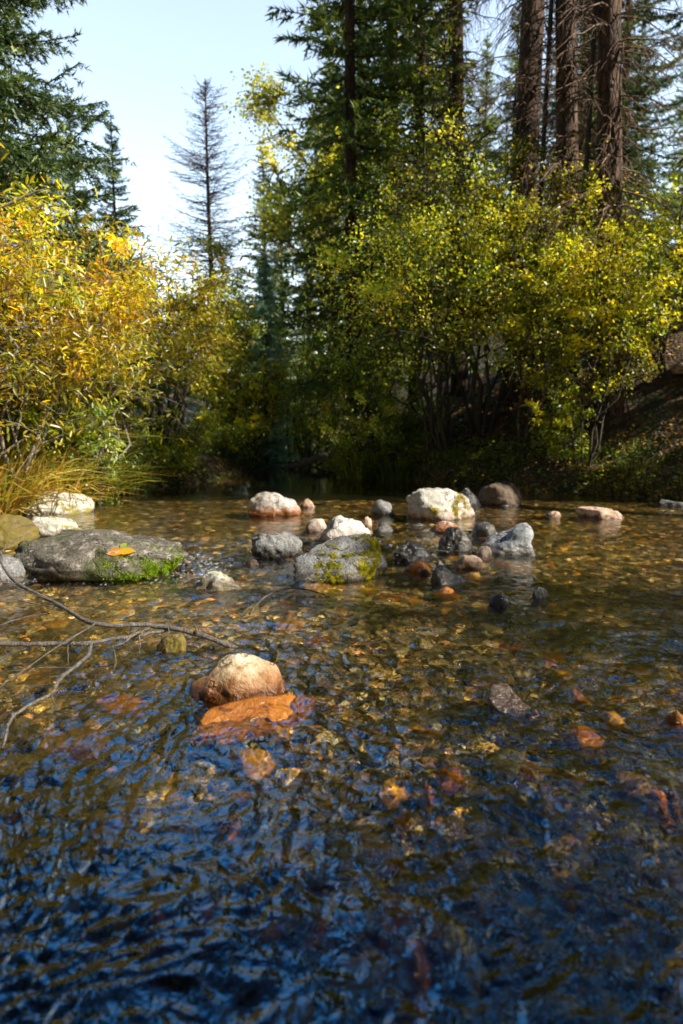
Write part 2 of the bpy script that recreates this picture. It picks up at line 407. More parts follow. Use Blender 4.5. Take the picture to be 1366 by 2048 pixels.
RK('rock', 'small dark red stone at the foot of the grey wedge', 945, 990, 1092, 1120, M_brown, 67, depth=.8, facets=7, sub=4)
RK('rock', 'small dark striped stone between white rock and peaked boulder', 746, 790, 1042, 1070, M_wet, 68, depth=.7, facets=9, ang=.8, sub=4)
RK('rock', 'dark rock with water sliding over it right of the mossy rock', 782, 872, 1080, 1122, M_black, 71, depth=.9, facets=5, ang=.3, below=.2)
RK('rock', 'orange stone at the foot of the small cascade', 806, 864, 1112, 1142, M_orange, 73, zt=.05, depth=.9, facets=7, sub=4)
RK('rock', 'pinkish orange stone below the wet domed rock', 905, 974, 1100, 1136, M_peach, 74, zt=.08, depth=.8, facets=7, sub=4)
RK('rock', 'pointed wet grey stone nearest the camera in the rock group', 858, 932, 1131, 1168, M_wet, 76, depth=.8, facets=6, ang=.7, lumps=[(-.3, 0, 1, .3, .15)])
RK('rock', 'flat orange stone in front of the pointed wet grey stone', 864, 918, 1164, 1186, M_orange, 77, zt=.02, depth=.8, facets=6, sub=4)
RK('rock', 'amber stone right of the pointed wet grey stone', 925, 975, 1132, 1152, M_yolk, 78, zt=.02, depth=.8, facets=6, sub=4)
RK('rock', 'flat peach slab alone in the shallows at the right', 1158, 1247, 1015, 1044, M_peach, 81, depth=.8, facets=8, ang=.7, planes=[(0, 0, 1, .5)])
RK('rock', 'small reddish stone left of the flat peach slab', 1086, 1136, 1023, 1040, M_peach, 82, depth=.8, facets=7, sub=4)
RK('rock', 'small blue grey stone just breaking the shaded water', 1062, 1100, 1172, 1194, M_greyblue, 83, depth=.8, facets=4, ang=.4, sub=4)
RK('rock', 'small dark pointed stone in the shaded water left of the blue grey one', 975, 1020, 1184, 1212, M_black, 84, depth=.8, facets=6, sub=4)
front = RK('boulder', 'rounded cream boulder with dark left side in the foreground water', 380, 572, 1314, 1402, M_cream, 91, depth=.72, facets=6, ang=-.1, rough=.02, cat='boulder', planes=[(0, -.2, 1, .7)])
RK('rock', 'rust orange slab slanting under the cream foreground boulder', 388, 632, 1362, 1456, M_orange, 93, depth=.85, rz=.75, elong=.5, zt=.022, facets=7, ang=.7, below=.12)
RK('rock', 'brown angular stone in the shaded water at right', 974, 1064, 1375, 1424, M_brown, 95, zt=.05, depth=1.1, facets=6, ang=.9, rough=.03)
RK('rock', 'amber brown stone beneath the dead branch', 312, 372, 1268, 1302, M_ochre, 97, depth=.9, facets=6, ang=.5)
RK('rock', 'small orange stone cut by the right edge', 1322, 1395, 1418, 1450, M_orange, 98, depth=.8, facets=6, ang=.6)
for k, (x, y, s, m) in enumerate([(668, 1088, 30, M_brown), (596, 1108, 26, M_wet), (794, 1064, 24, M_peach), (840, 1058, 34, M_wet), (806, 1040, 22, M_pale), (934, 1070, 30, M_wet), (962, 1084, 26, M_rust), (950, 1132, 24, M_brown), (884, 1128, 26, M_wet), (848, 1146, 22, M_brown), (776, 1096, 30, M_black), (640, 1012, 18, M_brown), (1004, 1060, 24, M_wet), (914, 1046, 30, M_grey), (560, 1124, 28, M_black), (506, 1128, 30, M_brown), (1010, 1018, 26, M_wet), (1048, 1016, 20, M_wet), (724, 1070, 22, M_brown), (1060, 1112, 24, M_wet)]):
    RK('stone', 'small wet stone wedged among the midstream rocks', x-s//2-3, x+s//2+3, y-s*.36, y, m, 400+k, depth=.8, facets=6, ang=.6, sub=3, group='small stones among the midstream rocks', cat='stone')
HILL = [('pale boulder lying on the hillside at the right edge', 1330, 1400, 690, 716, 9.5, M_peach), ('flat grey stone on the dark right bank', 1300, 1400, 905, 935, 7.4, M_grey)]
for lb, x0, x1, yt, yb, Y, m in HILL:
    w = (x1-x0)/FPX*Y; xc = PD((x0+x1)/2, yb, Y)[0]
    X, F = rock_shape(len(lb), 4, ang=.6); X = X*[w/3, w/3, w/6]
    z = gz(xc, Y)
    tag(link('rock', make_mesh('rock', X, [F], mats=[m]), None, (xc, Y, z+.05)), lb, 'rock')

# submerged stones with a look of their own
def sunk(label, x, y, wpx, hpx, mat, seed, depth=-.045, **kw):
    c = P(x, y, depth); s = np.linalg.norm(c-[0, 0, CAMH])
    w = wpx/FPX*s; d = hpx/FPX*s/max(.25, (CAMH-depth)/s)*.9
    X, F = rock_shape(seed, 4, rough=.04, **kw); lo, hi = X.min(0), X.max(0); h_ = max(.03, depth+.012-gz(c[0], c[1])+.02); X = (X-(lo+hi)/2)/(hi-lo)*[w, d, h_]
    o = link('rock', make_mesh('rock', X, [F], mats=[mat]), None, (c[0], c[1], depth+.012-h_/2)); o.rotation_euler = (0, 0, (seed*1.7) % .8-.4)
    tag(o, label, 'rock'); return o
SUNK = [('bright amber stone under blue ripples below the cream boulder', 510, 1520, 82, 60, M_yolk), ('yellow orange stone under water near the picture centre bottom', 782, 1576, 66, 44, M_yolk),
 ('small red stone beside the yellow orange sunken stone', 856, 1583, 32, 24, M_orange), ('dull orange sunken stone right of the small red one', 902, 1554, 56, 34, M_orange),
 ('teardrop orange stone in the lit gravel at right', 1168, 1478, 72, 36, M_orange), ('yellow stone in the lit gravel above the teardrop one', 1226, 1438, 50, 26, M_yolk),
 ('small orange stone right of the brown angular stone', 1152, 1396, 38, 28, M_orange), ('big green grey stone near the right edge in lit gravel', 1312, 1544, 100, 54, M_olive),
 ('tan oblong stone in front of the green grey one', 1262, 1572, 60, 50, M_peach), ('rounded tan stone right of the tan oblong stone', 1312, 1600, 38, 34, M_orange),
 ('small cream stone at the right edge of the lit gravel', 1342, 1598, 24, 28, M_peach), ('round brown stone below the teardrop orange one', 1182, 1516, 66, 34, M_brown),
 ('olive grey flat stone left of the brown round stone', 1006, 1524, 80, 40, M_olive), ('blue grey stone netted with light near the lower middle right', 1044, 1590, 60, 44, M_greyblue),
 ('grey brown stone half lit at the edge of the foreground shade', 1108, 1608, 70, 52, M_brown), ('pale flat stone right of the cream foreground boulder', 646, 1372, 40, 18, M_pale),
 ('tawny stone under ripples right below the orange slab', 560, 1466, 46, 36, M_yolk), ('orange slab under ripples left of the cream boulder', 236, 1408, 100, 26, M_orange),
 ('pink and grey stone under water at the lower left', 206, 1644, 70, 50, M_pink), ('orange stone cut by the left edge low down', 14, 1640, 50, 44, M_orange),
 ('pale ringed stone cut by the left edge below the branch', 16, 1250, 42, 50, M_pale), ('pink stone under dark blue water at lower left', 466, 1654, 50, 36, M_pink),
 ('large dim pink stone deep in the foreground shade', 812, 1900, 80, 110, M_pink), ('dim pink stone in the dark lower left water', 312, 1832, 60, 50, M_pink),
 ('dim olive stone in the dark lower middle water', 920, 1880, 60, 70, M_olive), ('pale submerged stone left of the brown angular stone', 960, 1345, 66, 36, M_grey),
 ('orange stone under shallow water below the twig', 580, 1250, 66, 26, M_yolk), ('large golden stone beneath the submerged twig', 632, 1172, 60, 24, M_yolk),
 ('golden brown patch stone at the left below the branch end', 150, 1480, 130, 50, M_yolk), ('wide amber stone in the golden water at far left', 40, 1535, 110, 46, M_ochre)]
for k, (lb, x, y, w, h, m) in enumerate(SUNK): sunk(lb, x, y, w, h, m, 200+k, ang=.6, facets=7)

# countable cobbles: 4 looks, shared shapes
CM = {'rust orange': (M_orange, 'rust orange cobbles on the stream bed'), 'grey': (M_wet, 'grey cobbles on the stream bed'), 'dull olive': (M_olive, 'olive cobbles on the stream bed'), 'golden ochre': (M_yolk, 'golden cobbles on the stream bed'), 'dusky pink': (M_pink, 'pink cobbles on the stream bed')}
shapes = []
for k in range(10):
    X, F = rock_shape(300+k, 3, rough=.03, ang=.55, facets=7); lo, hi = X.min(0), X.max(0)
    shapes.append(make_mesh('cobble', (X-(lo+hi)/2)/(hi-lo), [F], mats=[M_wet]))
names = list(CM); wts = np.array([.22, .22, .25, .24, .07]); cnt = 0
placed = [(P(x, y, -.1)[:2], max(w, h)/FPX*2) for (_, x, y, w, h, _) in SUNK]
g = np.random.default_rng(77)
while cnt < 270:
    px, py = g.uniform(-40, 1400), 1060+900*g.random()**1.1
    c = P(px, py, -.13)
    if any((c[0]-q[0])**2+(c[1]-q[1])**2 < .09**2 for q, _ in placed): continue
    placed.append((c[:2], 0))
    nm = names[g.choice(5, p=wts)]
    o = link('cobble', shapes[g.integers(10)]); o.material_slots[0].link = 'OBJECT'; o.material_slots[0].material = CM[nm][0]
    s = g.uniform(.05, .12)*(1+.12*(c[1]-2)*(c[1] > 2))
    o.scale = (s, s*g.uniform(.6, .9), s*g.uniform(.3, .5)); o.rotation_euler = (g.normal()*.12, g.normal()*.12, g.uniform(0, 6.28))
    o.location = (c[0], c[1], gz(c[0], c[1])+s*.12)
    tag(o, nm+' cobble lying on the gravelly stream bed under clear water', 'cobble', CM[nm][1]); cnt += 1

# gravel: uncountable
t = NT('stream gravel')
at_ = t.n('ShaderNodeAttribute', attribute_name='tint').outputs[0]
pos = t.n('ShaderNodeNewGeometry').outputs['Position']
nn = t.noise(pos, 90, 4, .6)
c = t.mix(1., at_, t.ramp(nn, [(.3, .45), (.7, 1.35)]), 'MULTIPLY')
M_gravel = t.out(t.n('ShaderNodeBsdfPrincipled', i={'Base Color': c, 'Roughness': .45}).outputs[0])
def pebbles(n, seed, ymin, ymax, smin, smax, sub=2):
    g = np.random.default_rng(seed)
    V0, F0 = ICO[sub]
    u = g.random(n)
    Y = ymin*(ymax/ymin)**u; X = g.uniform(-1, 1, n)*np.minimum(Y*.62+.5, 4.2)
    s = g.uniform(smin, smax, n)*np.clip((Y/2.2)**.6, .8, 2.2)
    sc = np.stack([s, s*g.uniform(.55, 1, n), s*g.uniform(.3, .6, n)], -1)
    th = g.uniform(0, 6.28, n); ct, st = np.cos(th), np.sin(th)
    W = V0[None]*(1+.22*g.normal(size=(n, len(V0), 1))*.6)*sc[:, None]
    W = np.stack([W[..., 0]*ct[:, None]-W[..., 1]*st[:, None], W[..., 0]*st[:, None]+W[..., 1]*ct[:, None], W[..., 2]], -1)
    Z = ground_h(X, Y)+sc[:, 2]*.4
    W = W+np.stack([X, Y, Z], -1)[:, None]
    pal = 2.75*np.array([(.07, .06, .035), (.14, .11, .06), (.20, .15, .07), (.05, .055, .045), (.16, .16, .14), (.30, .14, .03), (.34, .22, .06), (.22, .12, .09), (.40, .34, .24)])
    cs = np.exp(.38*g.normal(size=(n, 1)))*np.array([1.05, 1., .78])*pal[g.choice(len(pal), n, p=[.2, .18, .13, .15, .12, .07, .07, .04, .04])]*g.uniform(.6, 1.3, (n, 1))*(.15+.85*sstep(1.35, 2.0, Y))[:, None]  # last factor darkens the nearest gravel's colour to imitate the foreground shade
    F = (F0[None]+np.arange(n)[:, None, None]*len(V0)).reshape(-1, 3)
    return W.reshape(-1, 3), F, np.repeat(cs, len(V0), 0)
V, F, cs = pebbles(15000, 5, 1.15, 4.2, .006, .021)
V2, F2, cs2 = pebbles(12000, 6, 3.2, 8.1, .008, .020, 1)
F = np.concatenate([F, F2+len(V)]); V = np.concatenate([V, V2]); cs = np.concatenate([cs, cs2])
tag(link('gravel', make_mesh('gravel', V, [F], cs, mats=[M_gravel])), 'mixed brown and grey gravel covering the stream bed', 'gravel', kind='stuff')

# ---------------------------------------------------------------- water
ROCKS = [(o.location.x, o.location.y, (max(v.co.x for v in o.data.vertices)-min(v.co.x for v in o.data.vertices))/2) for o in col.objects if o.get('category') in ('rock', 'boulder') and o.location.z > -.3 and o.data and o.location.y < 8.5 and (o.location.z < -.11)]
yr = np.concatenate([np.linspace(-6, .5, 30), np.geomspace(.55, 15, 620), np.geomspace(15.3, 60, 30)])
sc_ = np.concatenate([-np.geomspace(1.02, 12, 25)[::-1], np.linspace(-1, 1, 441), np.geomspace(1.02, 12, 25)])
WX = np.zeros((len(yr), len(sc_))); WY = np.repeat(yr[:, None], len(sc_), 1)
half = np.clip(.56*np.clip(yr, 0, 100)+.25, .6, 6)
core = np.abs(sc_) <= 1.001
WX = sc_[None]*half[:, None]
for k in range(len(yr)):
    o_ = ~core; s = sc_[o_]; t_ = (np.abs(s)-1)/11
    WX[k, o_] = np.sign(s)*(half[k]+t_*(12-half[k]))
def water_h(X, Y):
    wx = X+.15*fbm(X*1.3, Y*1.3, oct=2, seed=31); wy = Y+.15*fbm(X*1.3+9, Y*1.3, oct=2, seed=32)
    calm = 1-.86*sstep(7.6, 8.8, Y)
    # turbulence where the water runs between the stones
    turb = 1.3*np.exp(-((X+1.35)/.9)**2-((Y-4.6)/.6)**2)+.8*np.exp(-((X-.45)/.8)**2-((Y-5.1)/.4)**2)+.5*np.exp(-((X-2.3)/.6)**2-((Y-3.9)/.2)**2)
    for (rx, ry, rw) in ROCKS:
        dd = np.hypot(X-rx, (Y-ry)*1.2)/max(rw, .05)
        turb = turb+.45*np.exp(-((dd-1.05)/.35)**2)
    h = .010*fbm(wx*3.2, wy*2.6, oct=2, seed=33)
    h = h+.0078*fbm(wx*9, wy*7.5, oct=2, seed=35)
    h = h+.0042*(1-2*np.abs(pnoise(wx*20, wy*15, seed=38)))+.0032*pnoise(wx*36, wy*27, seed=40)
    h = h*calm*(1-.42*sstep(2.6, 4.2, Y))
    h = h+turb*(.012*fbm(X*14, Y*11, oct=3, seed=44, gain=.6))*calm
    # each stone drags a little bow wave
    for (rx, ry, rw) in ROCKS:
        if ry < 7.5:
            dd = np.hypot(X-rx, (Y-ry)*1.2); h = h+.004*np.exp(-((dd-rw*1.1)/.06)**2)
    h = h+.0012*fbm(X*2.2, Y*1.2, oct=2, seed=46)*3*(1-calm)
    h = h+.035*sstep(4.7, 5.5, Y+.12*X+.2*fbm(X, Y, oct=2, seed=50))
    return h-.012, turb*calm
WZ, TB = water_h(WX, WY)
n2 = len(sc_); ii = (np.arange(len(yr)-1)[:, None]*n2+np.arange(n2-1)[None]).ravel()
t = NT('clear stream water')
geo_ = t.n('ShaderNodeNewGeometry')
pos = geo_.outputs['Position']
sxyz = t.n('ShaderNodeSeparateXYZ', i={0: pos})
calmf = t.maprange(sxyz.outputs[1], 7.6, 8.8, 1, .12)
mp = t.n('ShaderNodeMapping', i={'Vector': pos, 'Scale': (1, .8, 1), 'Rotation': (0, 0, .25)}).outputs[0]
hh = t.noise(mp, 30, 3, .5, dist=.6)
bmp = t.n('ShaderNodeBump', i={'Strength': t.math('MULTIPLY', calmf, .5), 'Distance': .012, 'Height': hh}).outputs[0]
refr = t.n('ShaderNodeBsdfRefraction', i={'Color': (1., .92, .70), 'Roughness': 0., 'IOR': 1.333, 'Normal': bmp}).outputs[0]
gls = t.n('ShaderNodeBsdfGlossy', i={'Color': (1, 1, 1), 'Roughness': .03, 'Normal': bmp}).outputs[0]
fac = t.n('ShaderNodeLayerWeight', i={'Blend': .5, 'Normal': bmp}).outputs['Facing']
fr = t.math('ADD', .085, t.math('MULTIPLY', .93, t.math('POWER', fac, 4.6)), clamp=True)
sh = t.n('ShaderNodeMixShader', i={0: fr, 1: refr, 2: gls}).outputs[0]
foam = t.n('ShaderNodeAttribute', attribute_name='tint').outputs[2]
fn = t.noise(t.n('ShaderNodeMapping', i={'Vector': pos, 'Scale': (1, .5, 1)}).outputs[0], 42, 5, .75)
ff = t.math('MULTIPLY', t.maprange(t.math('ADD', t.math('MULTIPLY', foam, .16), fn), .70, .88), .6)
fd = t.n('ShaderNodeBsdfDiffuse', i={'Color': (.8, .82, .84)}).outputs[0]
sh = t.n('ShaderNodeMixShader', i={0: ff, 1: sh, 2: fd}).outputs[0]
M_water = t.out(sh)
tbc = np.clip(np.repeat(TB.reshape(-1, 1), 3, 1), 0, 1.2)
w_me = make_mesh('water', np.stack([WX, WY, WZ], -1).reshape(-1, 3), [np.stack([ii, ii+1, ii+n2+1, ii+n2], -1)], tbc, mats=[M_water])
w_ob = tag(link('water', w_me), kind='structure')

# ---------------------------------------------------------------- foliage materials
M_leaf = leaf_material('broad leaf', .58, .4, .06, boost=1.3)
M_needle = leaf_material('needles', .25, .5, .04, boost=1.8)
M_grass = leaf_material('grass blade', .4, .5, .03)
M_twig = bark_material('grey twig bark', (.12, .10, .08), (.38, .33, .27), 30, .3, .3)
M_stem = bark_material('dark stem bark', (.035, .028, .02), (.12, .095, .07), 25, .3, .3)
M_bark = bark_material('rough conifer bark', (.02, .013, .009), (.19, .105, .06), 7, .3, 1.)
M_deadwood = bark_material('dead brown wood', (.10, .06, .04), (.34, .22, .14), 14, .25, .5)

def lerp_path(base, d0, L, bend, n=6, g=rng, wob=.06):
    """path from base along d0 bending towards vector bend"""
    s = np.linspace(0, 1, n)[:, None]
    p = np.asarray(base)+unit(d0)*L*s+np.asarray(bend)*L*s**2
    p[1:] += g.normal(size=(n-1, 3))*L*wob*s[1:]*.5
    return p

def shrub_parts(seed, H, Rd, stems, twigs, nleaf, L, W, pal, pw, lean=(0, 0, 0), clumps=5, low=.25, stemr=.02, droop=.1, horiz=.0):
    """returns (tube mesh, leaf mesh). H height, Rd spread radius"""
    g = np.random.default_rng(seed); T = Tubes(); lp, ld, lc = [], [], []
    pal = np.array(pal)
    for i in range(stems):
        a = g.uniform(0, 6.28); rr = math.sqrt(g.random())
        top = np.array([math.cos(a)*Rd*rr*.8, math.sin(a)*Rd*rr*.8, H*g.uniform(.7, 1.0)*(1-.25*rr)])+np.array(lean)*H*g.uniform(.5, 1.2)
        b = np.array([math.cos(a), math.sin(a), 0])*g.uniform(0, .12)*Rd
        n = 8; s = np.linspace(0, 1, n)[:, None]
        mid = b*.6+top*np.array([.35, .35, .6])
        p = (1-s)**2*b+2*s*(1-s)*mid+s**2*top
        p[1:-1] += g.normal(size=(n-2, 3))*.03*H
        r0 = stemr*g.uniform(.6, 1.2)
        T.add(p, r0*(1-.82*s[:, 0]), 6)
        for j in range(twigs):
            u = low+(1-low)*g.random()**.8; q = u*(n-1); k = min(int(q), n-2); o = p[k]+(p[k+1]-p[k])*(q-k)
            out = unit(np.array([g.normal(), g.normal(), .35+.3*g.normal()])+.5*unit(np.array([o[0], o[1], 0.01])))
            Lt = (H*.10+Rd*.38)*g.uniform(.5, 1.15)*(1.15-.5*u)
            tp = lerp_path(o, out, Lt, (0, 0, -droop*g.random()*2), 5, g, .12)
            T.add(tp, r0*.34*(1-.7*np.linspace(0, 1, 5)), 3)
            m = max(2, int(nleaf/(stems*twigs)*min(3.2, g.gamma(.9, 1.1))))
            w = g.random(m)**.7; q2 = w*4; k2 = np.minimum(q2.astype(int), 3); pos = tp[k2]+(tp[k2+1]-tp[k2])*(q2-k2)[:, None]
            spread = Lt*.16
            pos = pos+g.normal(size=(m, 3))*spread*w[:, None]**.5
            td = unit(tp[-1]-tp[0])
            dd = unit(td*.7+g.normal(size=(m, 3))*.7+np.array([0, 0, -.35]))
            base = g.choice(len(pal), p=pw)
            ci = np.where(g.random(m) < .6, base, g.choice(len(pal), m, p=pw))
            lp.append(pos); ld.append(dd); lc.append(pal[ci]*g.uniform(.6, 1.3, (m, 1))*g.choice([.5, .85, 1.2, 1.5]))
    lp, ld, lc = map(np.concatenate, (lp, ld, lc)); N = len(lp)
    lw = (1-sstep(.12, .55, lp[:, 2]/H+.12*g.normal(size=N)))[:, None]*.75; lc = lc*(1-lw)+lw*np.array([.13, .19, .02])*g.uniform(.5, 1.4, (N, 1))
    nr = unit(g.normal(size=(N, 3))+np.array([0, 0, 1.2]))
    Ls = L*g.uniform(.4, 1.35, N)
    return T, (lp, ld, nr, Ls, Ls*W, np.clip(lc, 0, .9))
def shrub(name, label, cat, loc, group=None, mat_stem=None, **kw):
    T, lf = shrub_parts(**kw)
    root = empty(name, (loc[0], loc[1], gz(loc[0], loc[1])-.03 if len(loc) < 3 else loc[2]))
    tag(root, label, cat, group)
    link('stems', T.mesh('stems', mat_stem or M_stem), root)
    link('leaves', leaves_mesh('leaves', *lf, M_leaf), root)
    return root

def spruce_parts(seed, H, Rb, whorl=.34, per=6, dens=1.0, base=.08, tr=None, pal=((.012, .035, .018), (.03, .06, .02), (.06, .09, .025)), blade=.07, dead=False, droop=.25, power=.85, top_clip=None, bw=.16):
    g = np.random.default_rng(seed); tr = tr or H*.011
    T = Tubes(); n = 10; s = np.linspace(0, 1, n); tp = np.stack([.02*H*.2*np.sin(s*5+seed), .02*H*.2*np.cos(s*4+seed), s*H], -1)
    T.add(tp, tr*(1-.93*s)+.01, 9)
    pos, dr, cs = [], [], []; pal = np.array(pal)
    z = H*base
    while z < H*.985:
        u = z/H; Lm = Rb*(1-u)**power+.06
        if dead: Lm *= float(np.clip(.8+1.3*pnoise(np.array([z*.9]), np.array([3.1]), seed=8)[0], .3, 1.35))
        for b in range(per):
            if dead and g.random() < .28: continue
            a = g.uniform(0, 6.28); L = Lm*(g.uniform(.3, 1.2) if dead else g.uniform(.6, 1.15)); zz = z+g.uniform(-.5, .5)*whorl
            c = np.interp(zz, tp[:, 2], tp[:, 0]), np.interp(zz, tp[:, 2], tp[:, 1])
            d0 = np.array([math.cos(a), math.sin(a), .55*u-.12]); up = np.array([0, 0, -droop*(1-u)])
            m = 6; sp = np.linspace(0, 1, m)[:, None]
            p = np.array([c[0], c[1], zz])+unit(d0)*L*sp+up*L*(sp**1.0)*(1-.55*sp**2)+np.array([0, 0, .10])*L*sp**3
            p[1:] += g.normal(size=(m-1, 3))*.02*L
            T.add(p, max(.006, tr*.16*(1-u*.6))*(1-.85*sp[:, 0])+.002, 4 if not dead else 4)
            k = max(3, int(L/.11*(.7 if dead else 1))); side = unit(np.cross(unit(d0), [0, 0, 1]))
            tw = (np.arange(k)+g.random(k))/k; tw = .12+.88*tw
            o = p[np.minimum((tw*5).astype(int), 4)]; nx_ = p[np.minimum((tw*5).astype(int)+1, 5)]; o = o+(nx_-o)*((tw*5) % 1)[:, None]
            sg = np.where(g.random(k) < .5, -1, 1)
            td = unit(side*sg[:, None]*g.uniform(.5, 1, (k, 1))+unit(d0)*.75+np.array([0, 0, -.35*(1-u)])*g.uniform(0, 2, (k, 1)))
            tl = L*.42*(1.1-tw)*g.uniform(.6, 1.2, k)+.05
            if dead:
                for q in range(k):
                    T.add(np.stack([o[q], o[q]+td[q]*tl[q]*.6, o[q]+td[q]*tl[q]+np.array([0, 0, -.06*tl[q]])]), np.array([.006, .0045, .0025])*(1+H*.05), 3)
                continue
            nb = np.maximum(2, (tl/.028*dens).astype(int)); idx = np.repeat(np.arange(k), nb)
            f = g.random(len(idx)); q = o[idx]+td[idx]*(tl[idx]*f)[:, None]+g.normal(size=(len(idx), 3))*.012
            pos.append(q); dr.append(unit(td[idx]*.8+g.normal(size=(len(idx), 3))*.55+np.array([0, 0, -.1])))
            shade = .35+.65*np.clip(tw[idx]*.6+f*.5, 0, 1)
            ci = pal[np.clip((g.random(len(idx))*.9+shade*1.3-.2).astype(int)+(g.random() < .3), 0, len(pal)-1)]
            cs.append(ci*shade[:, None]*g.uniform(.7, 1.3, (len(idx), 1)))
            nb2 = max(3, int(L/.03*dens)); f = g.random(nb2); ff_ = f*5; k3 = np.minimum(ff_.astype(int), 4)
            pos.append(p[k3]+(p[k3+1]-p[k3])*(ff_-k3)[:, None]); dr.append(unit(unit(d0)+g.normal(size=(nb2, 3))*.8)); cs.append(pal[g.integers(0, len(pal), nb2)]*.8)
        z += whorl*g.uniform(.7, 1.2)*(1-.35*u)
    if dead: return T, None
    pos, dr, cs = map(np.concatenate, (pos, dr, cs)); N = len(pos)
    Ls = blade*g.uniform(.6, 1.3, N)
    return T, (pos, dr, rdir(N, g), Ls, Ls*bw, np.clip(cs, 0, 1))
def spruce_proto(name, mat_b=None, **kw):
    T, nd = spruce_parts(**kw)
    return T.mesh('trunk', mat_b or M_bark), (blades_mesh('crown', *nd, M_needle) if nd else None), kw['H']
def place_tree(proto, name, label, cat, x, y, H=None, rz=0, group=None, sink=.1, z=None):
    s = (H/proto[2]) if H else 1
    root = empty(name, (x, y, (gz(x, y) if z is None else z)-sink), rz, s); tag(root, label, cat, group)
    link('trunk', proto[0], root)
    if proto[1]: link('crown', proto[1], root)
    return root

DG = ((.014, .036, .020), (.045, .08, .026), (.13, .17, .035))
LG = ((.06, .10, .03), (.14, .20, .05), (.28, .33, .08))
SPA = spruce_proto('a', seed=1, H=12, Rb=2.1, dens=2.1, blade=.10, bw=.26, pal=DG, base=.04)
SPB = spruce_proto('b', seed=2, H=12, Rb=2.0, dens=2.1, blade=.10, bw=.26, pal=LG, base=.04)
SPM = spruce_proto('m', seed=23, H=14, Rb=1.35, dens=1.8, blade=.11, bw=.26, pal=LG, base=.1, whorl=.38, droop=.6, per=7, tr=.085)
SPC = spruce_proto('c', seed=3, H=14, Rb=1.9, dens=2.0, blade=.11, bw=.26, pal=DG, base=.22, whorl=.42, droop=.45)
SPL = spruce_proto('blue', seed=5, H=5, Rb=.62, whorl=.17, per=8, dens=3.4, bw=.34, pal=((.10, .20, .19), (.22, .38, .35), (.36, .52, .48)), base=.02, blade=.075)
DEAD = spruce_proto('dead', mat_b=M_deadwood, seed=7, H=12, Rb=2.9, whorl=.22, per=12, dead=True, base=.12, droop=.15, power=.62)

def topH(x, yt, Y):
    w = PD(x, yt, Y); return w[0], Y, w[2]-gz(w[0], Y)+.1
def at(proto, name, label, cat, x, yt, Y, rz=0, group=None):
    X, Y, H = topH(x, yt, Y); return place_tree(proto, name, label, cat, X, Y, H, rz, group)

# --- background trees
at(DEAD, 'dead_spruce', 'bare dead brown spruce standing alone against the pale sky', 'dead tree', 412, 158, 21, .4)
at(SPA, 'spruce_tree', 'slender green spruce right of the bare dead spruce', 'spruce', 526, 272, 23, 1.)
at(SPA, 'spruce_tree', 'small spruce touching the right side of the slender green spruce', 'spruce', 557, 338, 27, 2.2)
at(SPL, 'blue_spruce', 'young pale blue spruce among the bushes in the middle', 'spruce', 528, 512, 12.7, .3)
at(SPB, 'spruce_tree', 'pale green spruce pointing up above the yellow willow', 'spruce', 222, 228, 17, 1.1)
at(SPB, 'spruce_tree', 'sunlit spruce tip between the big dark spruce and the pale green one', 'spruce', 138, 175, 21, 2.)
SPN = spruce_proto('n', seed=17, H=14, Rb=2.7, dens=3.3, per=9, blade=.08, bw=.26, pal=DG, base=.05, whorl=.27, droop=.35)
sp0 = place_tree(SPN, 'spruce_tree', 'big dark spruce filling the upper left corner', 'spruce', -4.75, 8.6, 14, .5)
NL = {'spruce': 'tall dark spruce in the row beyond the stream opening'}
MID = [(715, 19, 18, SPM, 'tall spruce whose left boughs edge the sky gap'), (705, 14, 21, SPM, 'tall dark spruce with bare lower trunk above the stream opening'),
       (772, 17.5, 20, SPC, 'dense dark spruce behind the bare trunked one'), (825, 14.5, 20, SPM, 'pale green drooping spruce right of the dense dark one'),
       (615, 30, 9.5, SPM, 'distant green spruce at the foot of the sky gap'),
       (660, 25, 13, SPB, 'distant pale spruce behind the left boughs')]
for k, (x, Y, H, pr, lb) in enumerate(MID):
    place_tree(pr, 'spruce_tree', lb, 'spruce', PD(x, 800, Y)[0], Y, H, k*1.3)
# far forest on the slopes: individuals that look alike
g = np.random.default_rng(9)
for k in range(24):
    Y = g.uniform(24, 48); x = g.uniform(-160, 1500)
    X = PD(x, 800, Y)[0]
    if 250 < x < 640: H = Y*(.22+.05*g.random())+.5 ; 
    else: H = g.uniform(11, 16)
    if 290 < x < 500: H = Y*.17
    place_tree((SPA, SPB, SPC)[k % 3], 'spruce_tree', 'distant spruce in the forest behind the stream', 'spruce', X, Y, H, g.uniform(0, 6), 'distant forest spruces')

